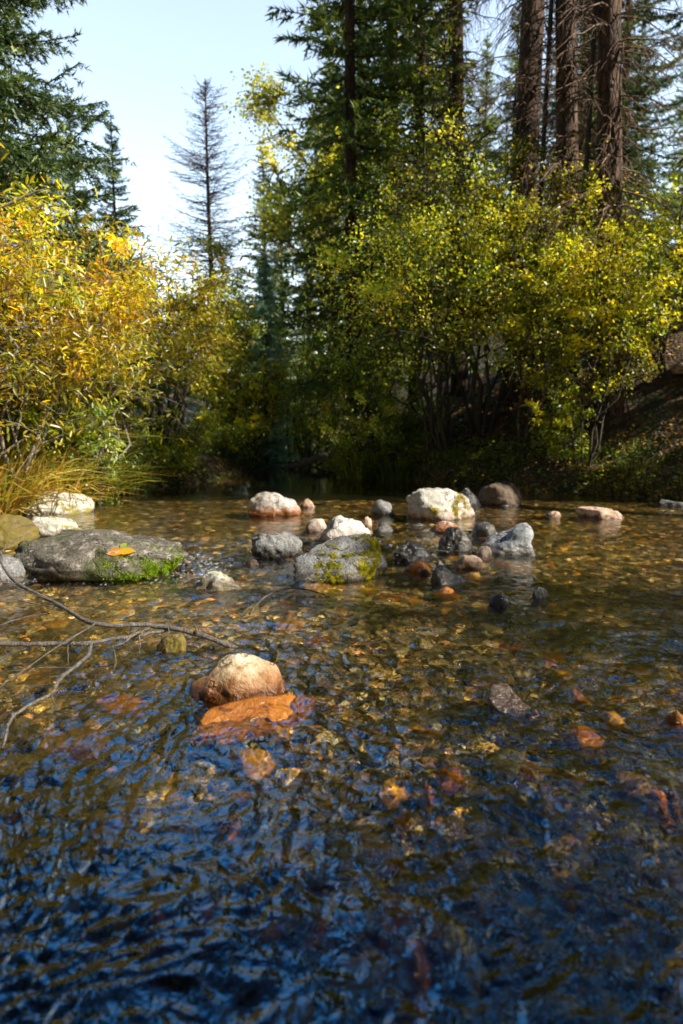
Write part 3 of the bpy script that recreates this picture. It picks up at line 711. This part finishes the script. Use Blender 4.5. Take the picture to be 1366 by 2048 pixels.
# --- big conifer trunks at the right with dead twigs
def big_trunk(label, xb, xt, Y, dia, seed, H=17):
    g = np.random.default_rng(seed)
    b = PD(xb, 600, Y); tpt = PD(xt, 0, Y); lean = (tpt[0]-b[0])/(tpt[2]-b[2])
    zb = gz(b[0], Y)-.2; x0 = b[0]-(b[2]-zb)*lean
    root = empty('conifer_tree', (x0, Y, zb)); tag(root, label, 'conifer')
    T = Tubes(); n = 14; s = np.linspace(0, 1, n)
    T.add(np.stack([lean*s*H, .05*np.sin(s*6), s*H], -1), dia/2*(1.12-.55*s)+.03*np.exp(-s*20), 14)
    link('trunk', T.mesh('trunk', M_bark), root)
    B = Tubes(); pos, dr, cs = [], [], []
    for k in range(170):
        z = g.uniform(1.8, 9.0); a = g.uniform(0, 6.28); L = g.uniform(.4, 1.5)
        d = np.array([math.cos(a), math.sin(a), -.1]); p = lerp_path((lean*z, 0, z), d, L, (0, 0, -.45), 6, g, .08)
        B.add(p, .014*(1-.8*np.linspace(0, 1, 6)), 4)
        for q in range(int(14*L)):
            i = g.integers(1, 6); dd = unit(d+g.normal(size=3)*.6+np.array([0, 0, -.9])); l = g.uniform(.12, .4)
            B.add(np.stack([p[i], p[i]+dd*l*.5, p[i]+dd*l+np.array([0, 0, -.05])]), [.0045, .0035, .002], 3)
    link('dead_branches', B.mesh('dead_branches', M_deadwood), root)
    kk = spruce_parts(seed=seed, H=H, Rb=1.6, base=.48, dens=1.5, tr=.03, blade=.10, bw=.26, pal=DG, whorl=.5, droop=.5, per=5)
    link('boughs', kk[0].mesh('boughs', M_stem), root).location = (lean*H*.6, 0, 0)
    link('crown', blades_mesh('crown', *kk[1], M_needle), root).location = (lean*H*.6, 0, 0)
    return root
big_trunk('big brown trunk, left one of the three at upper right', 1042, 1068, 11.0, .36, 61)
big_trunk('big reddish trunk between the other two at upper right', 1138, 1134, 10.2, .30, 62)
big_trunk('big shaggy trunk, right one of the three at upper right', 1222, 1222, 9.6, .31, 63)
big_trunk('tall conifer with pale brown trunk behind the yellow leaves', 918, 912, 14.0, .30, 64)

# --- broadleaf shrubs and trees
YEL = [(.68, .46, .012), (.84, .60, .04), (.42, .40, .02), (.24, .28, .02), (.58, .30, .015)]
YG = [(.52, .50, .04), (.34, .40, .04), (.18, .27, .03), (.66, .54, .05), (.07, .12, .015)]
GR = [(.16, .24, .02), (.32, .38, .03), (.54, .52, .04), (.07, .11, .015)]
def S(name, label, cat, x, Y, yt, seed, Rd, **kw):
    X = PD(x, 900, Y)[0]; z = gz(X, Y); H = PD(x, yt, Y)[2]-z
    return shrub(name, label, cat, (X, Y), seed=seed, H=H, Rd=Rd, **kw)
wl = dict(L=.082, W=.27, pal=YEL, pw=[.26, .2, .2, .26, .08])
S('willow_bush', 'yellow willow bush with long leaves leaning in from the left edge', 'willow', -20, 6.6, 150, 1, 1.7, stems=22, twigs=16, nleaf=18000, stemr=.022, low=.36, mat_stem=M_twig, **wl)
S('willow_bush', 'golden willow bush in front of the pale green spruce', 'willow', 160, 7.9, 300, 2, 1.5, stems=20, twigs=15, nleaf=16000, stemr=.024, low=.40, lean=(.12, 0, 0), mat_stem=M_twig, **wl)
S('willow_bush', 'golden bush arching over the dark hollow of the left bank', 'willow', 330, 10.5, 480, 3, 1.5, stems=18, twigs=15, nleaf=12000, low=.42, L=.07, W=.35, pal=YEL[:3]+YG[:3], pw=[.25, .15, .2, .15, .15, .1], stemr=.03, lean=(.05, 0, 0))
S('willow_bush', 'yellow green bush left of the stream opening', 'bush', 440, 12.5, 560, 4, 1.2, stems=16, twigs=14, nleaf=10000, L=.06, W=.5, pal=YG, pw=[.25, .25, .2, .2, .1], low=.08)
al = dict(L=.047, W=.7, pal=YG, pw=[.26, .22, .17, .25, .10])
S('alder_bush', 'leafy bush overhanging the stream opening from the right', 'bush', 735, 11.8, 590, 5, 1.2, stems=16, twigs=14, nleaf=10000, low=.12, lean=(-.1, 0, 0), **{**al, 'pal': GR, 'pw': [.3, .3, .25, .15]})
S('alder_bush', 'green bush behind the leafy overhanging one', 'bush', 610, 15, 520, 6, 1.5, stems=14, twigs=14, nleaf=9000, low=.08, L=.06, W=.7, pal=GR, pw=[.3, .3, .25, .15])
S('alder_bush', 'many stemmed yellow green bush fanning out from the right bank', 'bush', 885, 10.4, 350, 7, 1.9, stems=18, twigs=13, nleaf=15000, stemr=.026, low=.42, lean=(-.15, 0, 0), **al)
S('alder_bush', 'tall yellow leafed bush with an upright dark stem on the right bank', 'bush', 960, 10.6, 90, 8, 1.4, stems=11, twigs=20, nleaf=13500, stemr=.032, low=.4, **al)
S('alder_bush', 'yellow bush below the left big trunk', 'bush', 1080, 9.9, 240, 9, 1.3, stems=10, twigs=16, nleaf=10500, stemr=.02, low=.5, **al)
S('alder_bush', 'sparse leafy bush below the right big trunk', 'bush', 1205, 9.4, 370, 10, 1.1, stems=8, twigs=14, nleaf=4500, stemr=.016, low=.5, **al)
S('aspen_tree', 'yellow aspen with its crown reaching above the frame by the pale trunk', 'aspen', 880, 12.2, 0, 11, 1.2, stems=4, twigs=70, nleaf=10000, stemr=.05, low=.35, **{**al, 'L': .05})
S('aspen_tree', 'pale yellow green aspen leaning into the sky gap', 'aspen', 668, 17, -70, 12, 1.3, stems=4, twigs=60, nleaf=12000, stemr=.06, low=.62, lean=(-.09, 0, 0), L=.08, W=.8, pal=[(.60, .60, .08), (.7, .66, .12), (.4, .44, .05)], pw=[.5, .3, .2], mat_stem=M_twig)
S('aspen_tree', 'green aspen between the spruces behind the bushes', 'aspen', 740, 15, 250, 13, 1.6, stems=5, twigs=50, nleaf=9000, stemr=.05, low=.3, L=.06, W=.8, pal=GR, pw=[.3, .3, .25, .15], mat_stem=M_twig)
S('aspen_tree', 'pale cream leafed tree behind the dead spruce', 'aspen', 455, 20, 450, 14, 1.3, stems=5, twigs=30, nleaf=6000, stemr=.04, low=.3, L=.07, W=.8, pal=[(.5, .46, .25), (.38, .38, .15)], pw=[.6, .4], mat_stem=M_twig)
S('alder_bush', 'sparse yellow bush standing in front of the right big trunk', 'bush', 1165, 8.9, 400, 31, 1.2, stems=9, twigs=16, nleaf=8000, stemr=.014, low=.45, **al)
S('alder_bush', 'thin leafed bush at the right edge below the drooping boughs', 'bush', 1320, 9.6, 330, 32, 1.1, stems=9, twigs=14, nleaf=4200, stemr=.016, low=.45, **{**al, 'pal': GR+YG[:1], 'pw': [.25, .25, .2, .1, .2]})
S('alder_bush', 'tall green bush left of the pale blue spruce', 'bush', 455, 14.5, 470, 33, 1.3, stems=13, twigs=16, nleaf=9000, low=.1, L=.06, W=.7, pal=GR, pw=[.3, .3, .25, .15])  # added bush, blocks the bright sky gap mirrored in the far pool
S('aspen_tree', 'slim airy yellow sapling in front of the left big trunk', 'sapling', 1040, 9.5, 235, 34, .8, stems=4, twigs=34, nleaf=8000, stemr=.02, low=.3, **al)
S('aspen_tree', 'slim airy green sapling between the two right big trunks', 'sapling', 1160, 9.2, 290, 35, .7, stems=4, twigs=30, nleaf=6500, stemr=.018, low=.3, **{**al, 'pal': GR+YG[:1], 'pw': [.2, .25, .2, .1, .25]})
S('bush', 'yellow green bush at the foot of the pale blue spruce', 'bush', 503, 12.1, 690, 36, .75, stems=12, twigs=12, nleaf=7000, low=.05, **{**al, 'L': .05})
# undergrowth on the banks
LOW = [(330, 9.6, 800, 1.0, GR, 'low green bush at the waterline under the dark hollow'), (440, 11.4, 800, .7, YG, 'low yellow bush hanging over the water left of the opening'),
       (725, 10.6, 740, 1.0, YG, 'low yellow bush at the water edge right of the opening'), (820, 11.5, 760, .9, GR, 'round green bush under the fanning stems'),
       (560, 17, 700, 1.6, GR, 'green thicket closing the far end of the stream'), (620, 16, 760, 1.3, YG, 'yellow thicket above the fallen log'),
       (90, 7.4, 715, .7, GR, 'dark green low bush under the willow leaves'),
       (1130, 9.0, 740, .5, YG, 'small yellow sapling over the dark right bank'), (250, 9.5, 640, 1.1, YEL, 'orange gold bush deep under the leaning willow'),
       (170, 7.5, 715, .55, [(.30, .36, .06), (.2, .28, .05), (.4, .44, .1), (.12, .2, .04)], 'pale green feathery bush in front of the dark left hollow'), (1300, 12, 480, 1.4, GR, 'pale leafy bush high on the right hillside')]
for k, (x, Y, yt, Rd, pal, lb) in enumerate(LOW):
    S('bush', lb, 'bush', x, Y, yt, 40+k, Rd, stems=12, twigs=10, nleaf=4500, L=.05, W=.6, pal=pal[:4], pw=[.3, .3, .25, .15], low=.05, stemr=.012)
# right edge spruce and off-frame trees that shade the water
SPR = spruce_proto('r', seed=13, H=12, Rb=2.0, dens=1.0, blade=.08, bw=.2, pal=DG, base=.32, whorl=.42, droop=.5)
place_tree(SPR, 'spruce_tree', 'dark spruce whose boughs droop in from the right edge', 'spruce', 4.6, 7.3, 11.5, 2.)
SPT = spruce_proto('t', seed=29, H=12, Rb=2.9, dens=2.6, blade=.1, bw=.28, pal=DG, base=.6, power=.7)  # unseen added spruce, crown kept high to shade the left bank hollow
OFF = [(6.5, 5.6, 12.3, SPT), (8.8, 2.95, 7.6, SPA), (8.2, 2.3, 7.4, SPA), (7.2, -1.0, 12, SPA), (9.5, -1.5, 15, SPA), (5.8, -2.5, 13, SPA), (8.5, -3, 16, SPB), (5.9, 7.4, 4.4, SPA), (7.4, 8.0, 5.6, SPA), (6.9, 6.6, 3.4, SPA), (9.2, 10.2, 17, SPA), (8.0, 15, 16, SPC), (-6.8, -1, 13, SPA), (-7.5, 3.5, 10, SPB), (0, -6, 14, SPA), (3, -6, 14, SPA), (-3.5, -6.5, 14, SPC)]
for k, (x, y, H, pr) in enumerate(OFF):
    if x > 5 and y < 5: y -= x*.228
    place_tree(pr, 'spruce_tree', 'spruce standing outside the picture around the stream', 'spruce', x, y, H, k*.9, 'spruces around the viewpoint')

# ---------------------------------------------------------------- grasses
def tussock(seed, n, H, Rd, pal, arch=.5, w=.010):
    g = np.random.default_rng(seed); m = 6; s = np.linspace(0, 1, m)
    a = g.uniform(0, 6.28, n); r = np.sqrt(g.random(n))*Rd*.4; L = H*g.uniform(.5, 1.1, n)
    out = np.stack([np.cos(a), np.sin(a)], -1)+g.normal(size=(n, 2))*.25
    b = np.stack([np.cos(a)*r, np.sin(a)*r], -1)
    ar = arch*g.uniform(.3, 1.3, n)
    hor = L[:, None]*ar[:, None]*(s[None]**1.7); ver = L[:, None]*(s[None]-ar[:, None]*.75*s[None]**2.6)
    X = b[:, 0:1]+out[:, 0:1]*hor; Y = b[:, 1:2]+out[:, 1:2]*hor
    C = np.stack([X, Y, ver], -1)
    side = unit(np.stack([-out[:, 1], out[:, 0], g.normal(size=n)*.4], -1))
    wd = w*g.uniform(.5, 1.2, n)[:, None]*(1-s[None]**2*.92)
    V = np.stack([C-side[:, None]*wd[..., None], C+side[:, None]*wd[..., None]], 2).reshape(-1, 3)
    i = (np.arange(n)[:, None]*m+np.arange(m-1)[None]).ravel()*2
    F = np.stack([i, i+1, i+3, i+2], -1)
    pal = np.array(pal); cs = pal[g.choice(len(pal), n)]*g.uniform(.6, 1.3, (n, 1))
    return V, F, np.repeat(cs, m*2, 0)
STRAW = [(.62, .46, .10), (.48, .42, .05), (.28, .32, .04), (.72, .58, .22), (.56, .28, .06)]
GRN = [(.06, .10, .015), (.12, .16, .02), (.20, .20, .03)]
TUS = [(10, 975, 6.9, .95, 'straw coloured grass tussock at the left edge above the ochre rock', STRAW), (95, 985, 7.3, .85, 'yellow grass tussock beside the lichen spotted boulder', STRAW),
       (165, 985, 7.9, .8, 'green and straw grass hanging into the water at left', STRAW[1:3]+GRN), (-60, 960, 6.4, 1.0, 'tall straw grass tussock mostly beyond the left edge', STRAW),
       (60, 900, 7.9, 1.0, 'tall yellow grass tussock behind the first row on the left bank', STRAW), (250, 960, 8.7, .5, 'short green grass tuft at the shaded left waterline', GRN),
       (720, 935, 10.8, .5, 'yellow green grass tuft on the small right headland', YG[:3]), (790, 930, 10.4, .4, 'low grass tuft between headland and mossy bank', GRN)]
for k, (x, y, Y, H, lb, pal) in enumerate(TUS):
    X = PD(x, y, Y)[0]
    V, F, cs = tussock(70+k, 620, H*1.25, .9, pal, .62, .015)
    tag(link('grass_tussock', make_mesh('grass_tussock', V, [F], cs, False, [M_grass]), None, (X, Y, gz(X, Y)-.02)), lb, 'grass tussock')
def cover(name, label, n, box, L, W, pal, seed, kind='leaf', zoff=.0, maxd=9e9):
    g = np.random.default_rng(seed)
    X = g.uniform(box[0], box[1], n*3); Y = g.uniform(box[2], box[3], n*3)
    l, r = banks(Y); d = np.maximum(l-X, X-r); k = (d > .02) & (d < maxd) & (fbm(X*1.2, Y*1.2, oct=3, seed=seed)+.12 > g.random(n*3)*.35-.05)
    X, Y = X[k][:n], Y[k][:n]; m = len(X); Z = ground_h(X, Y)
    pal = np.array(pal); cs = pal[g.choice(len(pal), m)]*g.uniform(.6, 1.3, (m, 1))
    if kind == 'leaf':
        return tag(link(name, leaves_mesh(name, np.stack([X, Y, Z+.01+zoff*g.random(m)], -1), np.stack([g.normal(size=m), g.normal(size=m), g.normal(size=m)*.25], -1), unit(g.normal(size=(m, 3))*.5+[0, 0, 1.]), L*g.uniform(.6, 1.3, m), L*W, cs, M_leaf)), label, name.replace('_', ' '), kind='stuff')
    return tag(link(name, blades_mesh(name, np.stack([X, Y, Z-.01], -1), np.stack([g.normal(size=m)*.45, g.normal(size=m)*.45, np.ones(m)], -1), rdir(m, g), L*g.uniform(.4, 1.3, m), W, cs, M_grass)), label, name, kind='stuff')
cover('grass', 'short grass growing along both banks', 60000, (-6, 8, 6, 15), .12, .008, GRN+YG[:2], 3, 'blade', maxd=1.6)
cover('fallen_leaves', 'brown and yellow fallen leaves scattered over the hillside', 26000, (0, 11, 6.5, 16), .05, .6, [(.30, .15, .05), (.42, .24, .10), (.14, .07, .03), (.5, .36, .2)], 4)
cover('ground_cover', 'low green leafy plants covering the banks', 26000, (-7, 7, 6, 17), .04, .75, [(.06, .10, .02), (.10, .15, .025), (.18, .22, .03), (.04, .07, .015)], 6, zoff=.22, maxd=1.5)

cover('creepers', 'leafy green and yellow creepers hanging over the waterline', 16000, (-4.5, 3.6, 7.6, 13.5), .05, .75, [(.10, .15, .02), (.2, .26, .03), (.34, .36, .04), (.06, .09, .015)], 8, zoff=.25, maxd=1.1)
# ---------------------------------------------------------------- dead branches in the left foreground
def pxpath(pts):   # (x, y, z)
    return np.array([P(x, y, z) for x, y, z in pts])
def smooth(pts, n=24):
    pts = np.asarray(pts, float); s = np.linspace(0, len(pts)-1, n); k = np.clip(s.astype(int), 0, len(pts)-2); f = (s-k)[:, None]
    p0 = pts[np.maximum(k-1, 0)]; p1 = pts[k]; p2 = pts[k+1]; p3 = pts[np.minimum(k+2, len(pts)-1)]
    return .5*((2*p1)+(-p0+p2)*f+(2*p0-5*p1+4*p2-p3)*f**2+(-p0+3*p1-3*p2+p3)*f**3)
def limb(name, pts, r0, r1, parent, k=7, n=26, seed=0, mat=None):
    T = Tubes(); p = smooth(pxpath(pts), n); g = np.random.default_rng(seed); p += g.normal(size=p.shape)*r0*.22
    rr = np.linspace(r0, r1, n)*(1+.12*g.normal(size=n)); T.add(p, np.maximum(rr, .0008), k)
    return link(name, T.mesh(name, mat or M_twigw), parent)
M_twigw = bark_material('weathered grey branch bark', (.05, .042, .036), (.22, .19, .165), 45, .3, .5)
b1 = tag(empty('dead_branch', (0, 0, 0)), 'forked grey dead branch reaching over the water from the left edge', 'branch')
limb('main_limb', [(-120, 1010, .22), (-15, 1085, .20), (5, 1130, .18), (35, 1166, .16), (110, 1205, .13), (190, 1247, .10), (300, 1250, .07), (395, 1268, .04), (480, 1300, -.02), (530, 1318, -.06)], .0055, .014, b1, n=60, seed=1)
TW = [[(190, 1248, .10), (120, 1290, .10), (40, 1345, .10), (0, 1375, .1)], [(-30, 1164, .18), (15, 1166, .17), (36, 1167, .165)], [(0, 1104, .2), (40, 1075, .24), (70, 1062, .26)],
      [(300, 1255, .07), (265, 1272, .06), (240, 1290, .05), (190, 1298, .04)], [(278, 1270, .06), (280, 1290, .03), (278, 1312, .01)], [(330, 1246, .06), (338, 1262, .06), (334, 1272, .05)],
      [(110, 1205, .13), (60, 1185, .15), (30, 1175, .16)], [(36, 1200, .14), (100, 1212, .12), (120, 1210, .12)], [(395, 1267, .05), (390, 1252, .07), (385, 1244, .08)]]
for k, tw in enumerate(TW): limb('twig', tw, .0042, .0014, b1, 5, 14, seed=20+k)
b2 = tag(empty('dead_branch', (0, 0, 0)), 'lower dead branch lying level on the water with a curling arm', 'branch')
limb('main_limb', [(-80, 1292, .06), (0, 1289, .05), (110, 1288, .05), (190, 1284, .05), (290, 1268, .045), (360, 1256, .045)], .011, .008, b2, n=40, seed=3)
limb('side_limb', [(182, 1290, .05), (172, 1315, .06), (125, 1352, .07), (103, 1385, .07), (60, 1410, .06), (25, 1435, .05), (10, 1475, .02), (4, 1510, -.03)], .0075, .0042, b2, n=40, seed=4)
for k, tw in enumerate([[(103, 1385, .07), (106, 1402, .07), (113, 1413, .07)], [(136, 1290, .05), (136, 1320, .03), (137, 1332, .02)], [(0, 1250, .08), (60, 1232, .08), (140, 1222, .08)], [(150, 1335, .06), (80, 1336, .05), (20, 1342, .04)], [(110, 1368, .07), (60, 1375, .05), (10, 1400, .03)], [(225, 1290, .04), (232, 1320, .02), (228, 1338, .0)]]):
    limb('twig', tw, .003, .0012, b2, 5, 14, seed=40+k)
b3 = limb('submerged_twig', [(500, 1228, -.01), (515, 1208, .0), (545, 1185, .012), (590, 1176, .015), (640, 1186, .0), (665, 1200, -.02)], .006, .003, None, seed=9, mat=M_stem)
tag(b3, 'thin arched brown twig half under water below the mossy rock', 'twig')
lg = tag(empty('fallen_log', (0, 0, 0)), 'dark fallen log slanting across the stream opening', 'log')
limb('trunk', [(700, 895, .3), (640, 915, .22), (590, 932, .08), (560, 941, -.02)], .08, .05, lg, 8, seed=5, mat=M_twig)
limb('branch', [(648, 912, .2), (600, 925, .12), (540, 926, .09), (525, 924, .09)], .03, .015, lg, 6, seed=6, mat=M_stem)
limb('branch', [(660, 908, .22), (645, 925, .1), (620, 938, .0)], .025, .012, lg, 6, seed=7, mat=M_stem)

# fallen leaves resting on the big dark boulder
dg = None
bpy.context.view_layer.update()
def drop_on(o, x, y):
    r = ray(x, y); inv = o.matrix_world.inverted()
    org = inv@Vector((0, 0, CAMH)); d = (inv.to_3x3()@Vector(r)).normalized()
    ok, loc, nrm, _ = o.ray_cast(org, d)
    return (o.matrix_world@loc, nrm) if ok else (Vector(P(x, y, .1)), Vector((0, 0, 1)))
for (x, y, c, ang, lb) in [(240, 1101, (.25, .32, .04), 1.2, 'pale green fallen leaf on the dark boulder'), (236, 1108, (.66, .40, .02), .2, 'yellow fallen leaf on the dark boulder'), (214, 1110, (.60, .24, .01), .5, 'orange fallen leaf on the dark boulder')]:
    lo, nr = drop_on(big_left, x, y)
    me = leaves_mesh('fallen_leaf', [(0, 0, .006)], [(math.cos(ang), math.sin(ang), .1)], [tuple(nr)], .11, .06, np.array([c]), M_leaf, .25)
    tag(link('fallen_leaf', me, None, lo), lb, 'leaf')

# ---------------------------------------------------------------- light, sky, camera
SUN_AZ, SUN_EL = R(112), R(41)          # clockwise from the view direction (+Y)
sd = Vector((math.sin(SUN_AZ)*math.cos(SUN_EL), math.cos(SUN_AZ)*math.cos(SUN_EL), math.sin(SUN_EL)))
sl = bpy.data.lights.new('sun', 'SUN'); sl.energy = 5.0; sl.angle = R(.5); sl.color = (1, .94, .82)
so = bpy.data.objects.new('sun', sl); col.objects.link(so); so.rotation_euler = (-sd).to_track_quat('-Z', 'Y').to_euler()
w = NT('World', world=True); scene.world = w.m
sky = w.n('ShaderNodeTexSky', sky_type='NISHITA'); sky.sun_disc = False; sky.sun_elevation = SUN_EL; sky.sun_rotation = SUN_AZ
sky.altitude = 1500; sky.air_density = 1.0; sky.dust_density = .6; sky.ozone_density = 1.5
gsep = w.n('ShaderNodeSeparateXYZ', i={0: w.n('ShaderNodeTexCoord').outputs['Generated']}); gz_ = gsep.outputs[2]
front_ = w.maprange(gsep.outputs[1], 0., .75, .08, 1.)
haze = w.ramp(gz_, [(0., (4.7, 3.65, 2.7)), (.25, (4.6, 3.65, 2.75)), (.485, (5.3, 4.1, 3.05)), (.56, (2.6, 5.8, 7.2)), (.68, (.9, 4.3, 6.6)), (.78, (.25, .9, 1.6)), (1., (.12, .25, .5))])
# 
bg = w.n('ShaderNodeBackground', i={'Color': w.mix(1., w.mix(1., sky.outputs[0], haze, 'MULTIPLY'), w.n('ShaderNodeCombineXYZ', i={0: front_, 1: front_, 2: front_}).outputs[0], 'MULTIPLY'), 'Strength': .078})
wo = w.n('ShaderNodeOutputWorld'); w.t.links.new(bg.outputs[0], wo.inputs[0])

cam = bpy.data.cameras.new('camera'); co = bpy.data.objects.new('camera', cam); col.objects.link(co); scene.camera = co
co.location = (0, 0, CAMH); co.rotation_euler = (R(90)-PITCH, 0, 0)
cam.sensor_fit = 'VERTICAL'; cam.sensor_height = 36; cam.lens = 24*FPX/1365.0; cam.clip_end = 500; cam.clip_start = .05
cam.dof.use_dof = True; cam.dof.focus_distance = 3.2; cam.dof.aperture_fstop = 2.2
scene.view_settings.view_transform = 'Standard'; scene.view_settings.look = 'None'; scene.view_settings.exposure = 0
cy = scene.cycles
cy.max_bounces = 8; cy.diffuse_bounces = 2; cy.glossy_bounces = 3; cy.transmission_bounces = 4; cy.transparent_max_bounces = 8
cy.sample_clamp_indirect = 3; cy.caustics_reflective = True; cy.caustics_refractive = True
sl.cycles.is_caustics_light = True
w_ob.cycles.is_caustics_caster = True
for o in col.objects:
    if o.name.split('.')[0] in ('ground', 'gravel', 'rock', 'boulder', 'cobble', 'stone'): o.cycles.is_caustics_receiver = True
cy.use_denoising = True
cy.film_exposure = 1.9
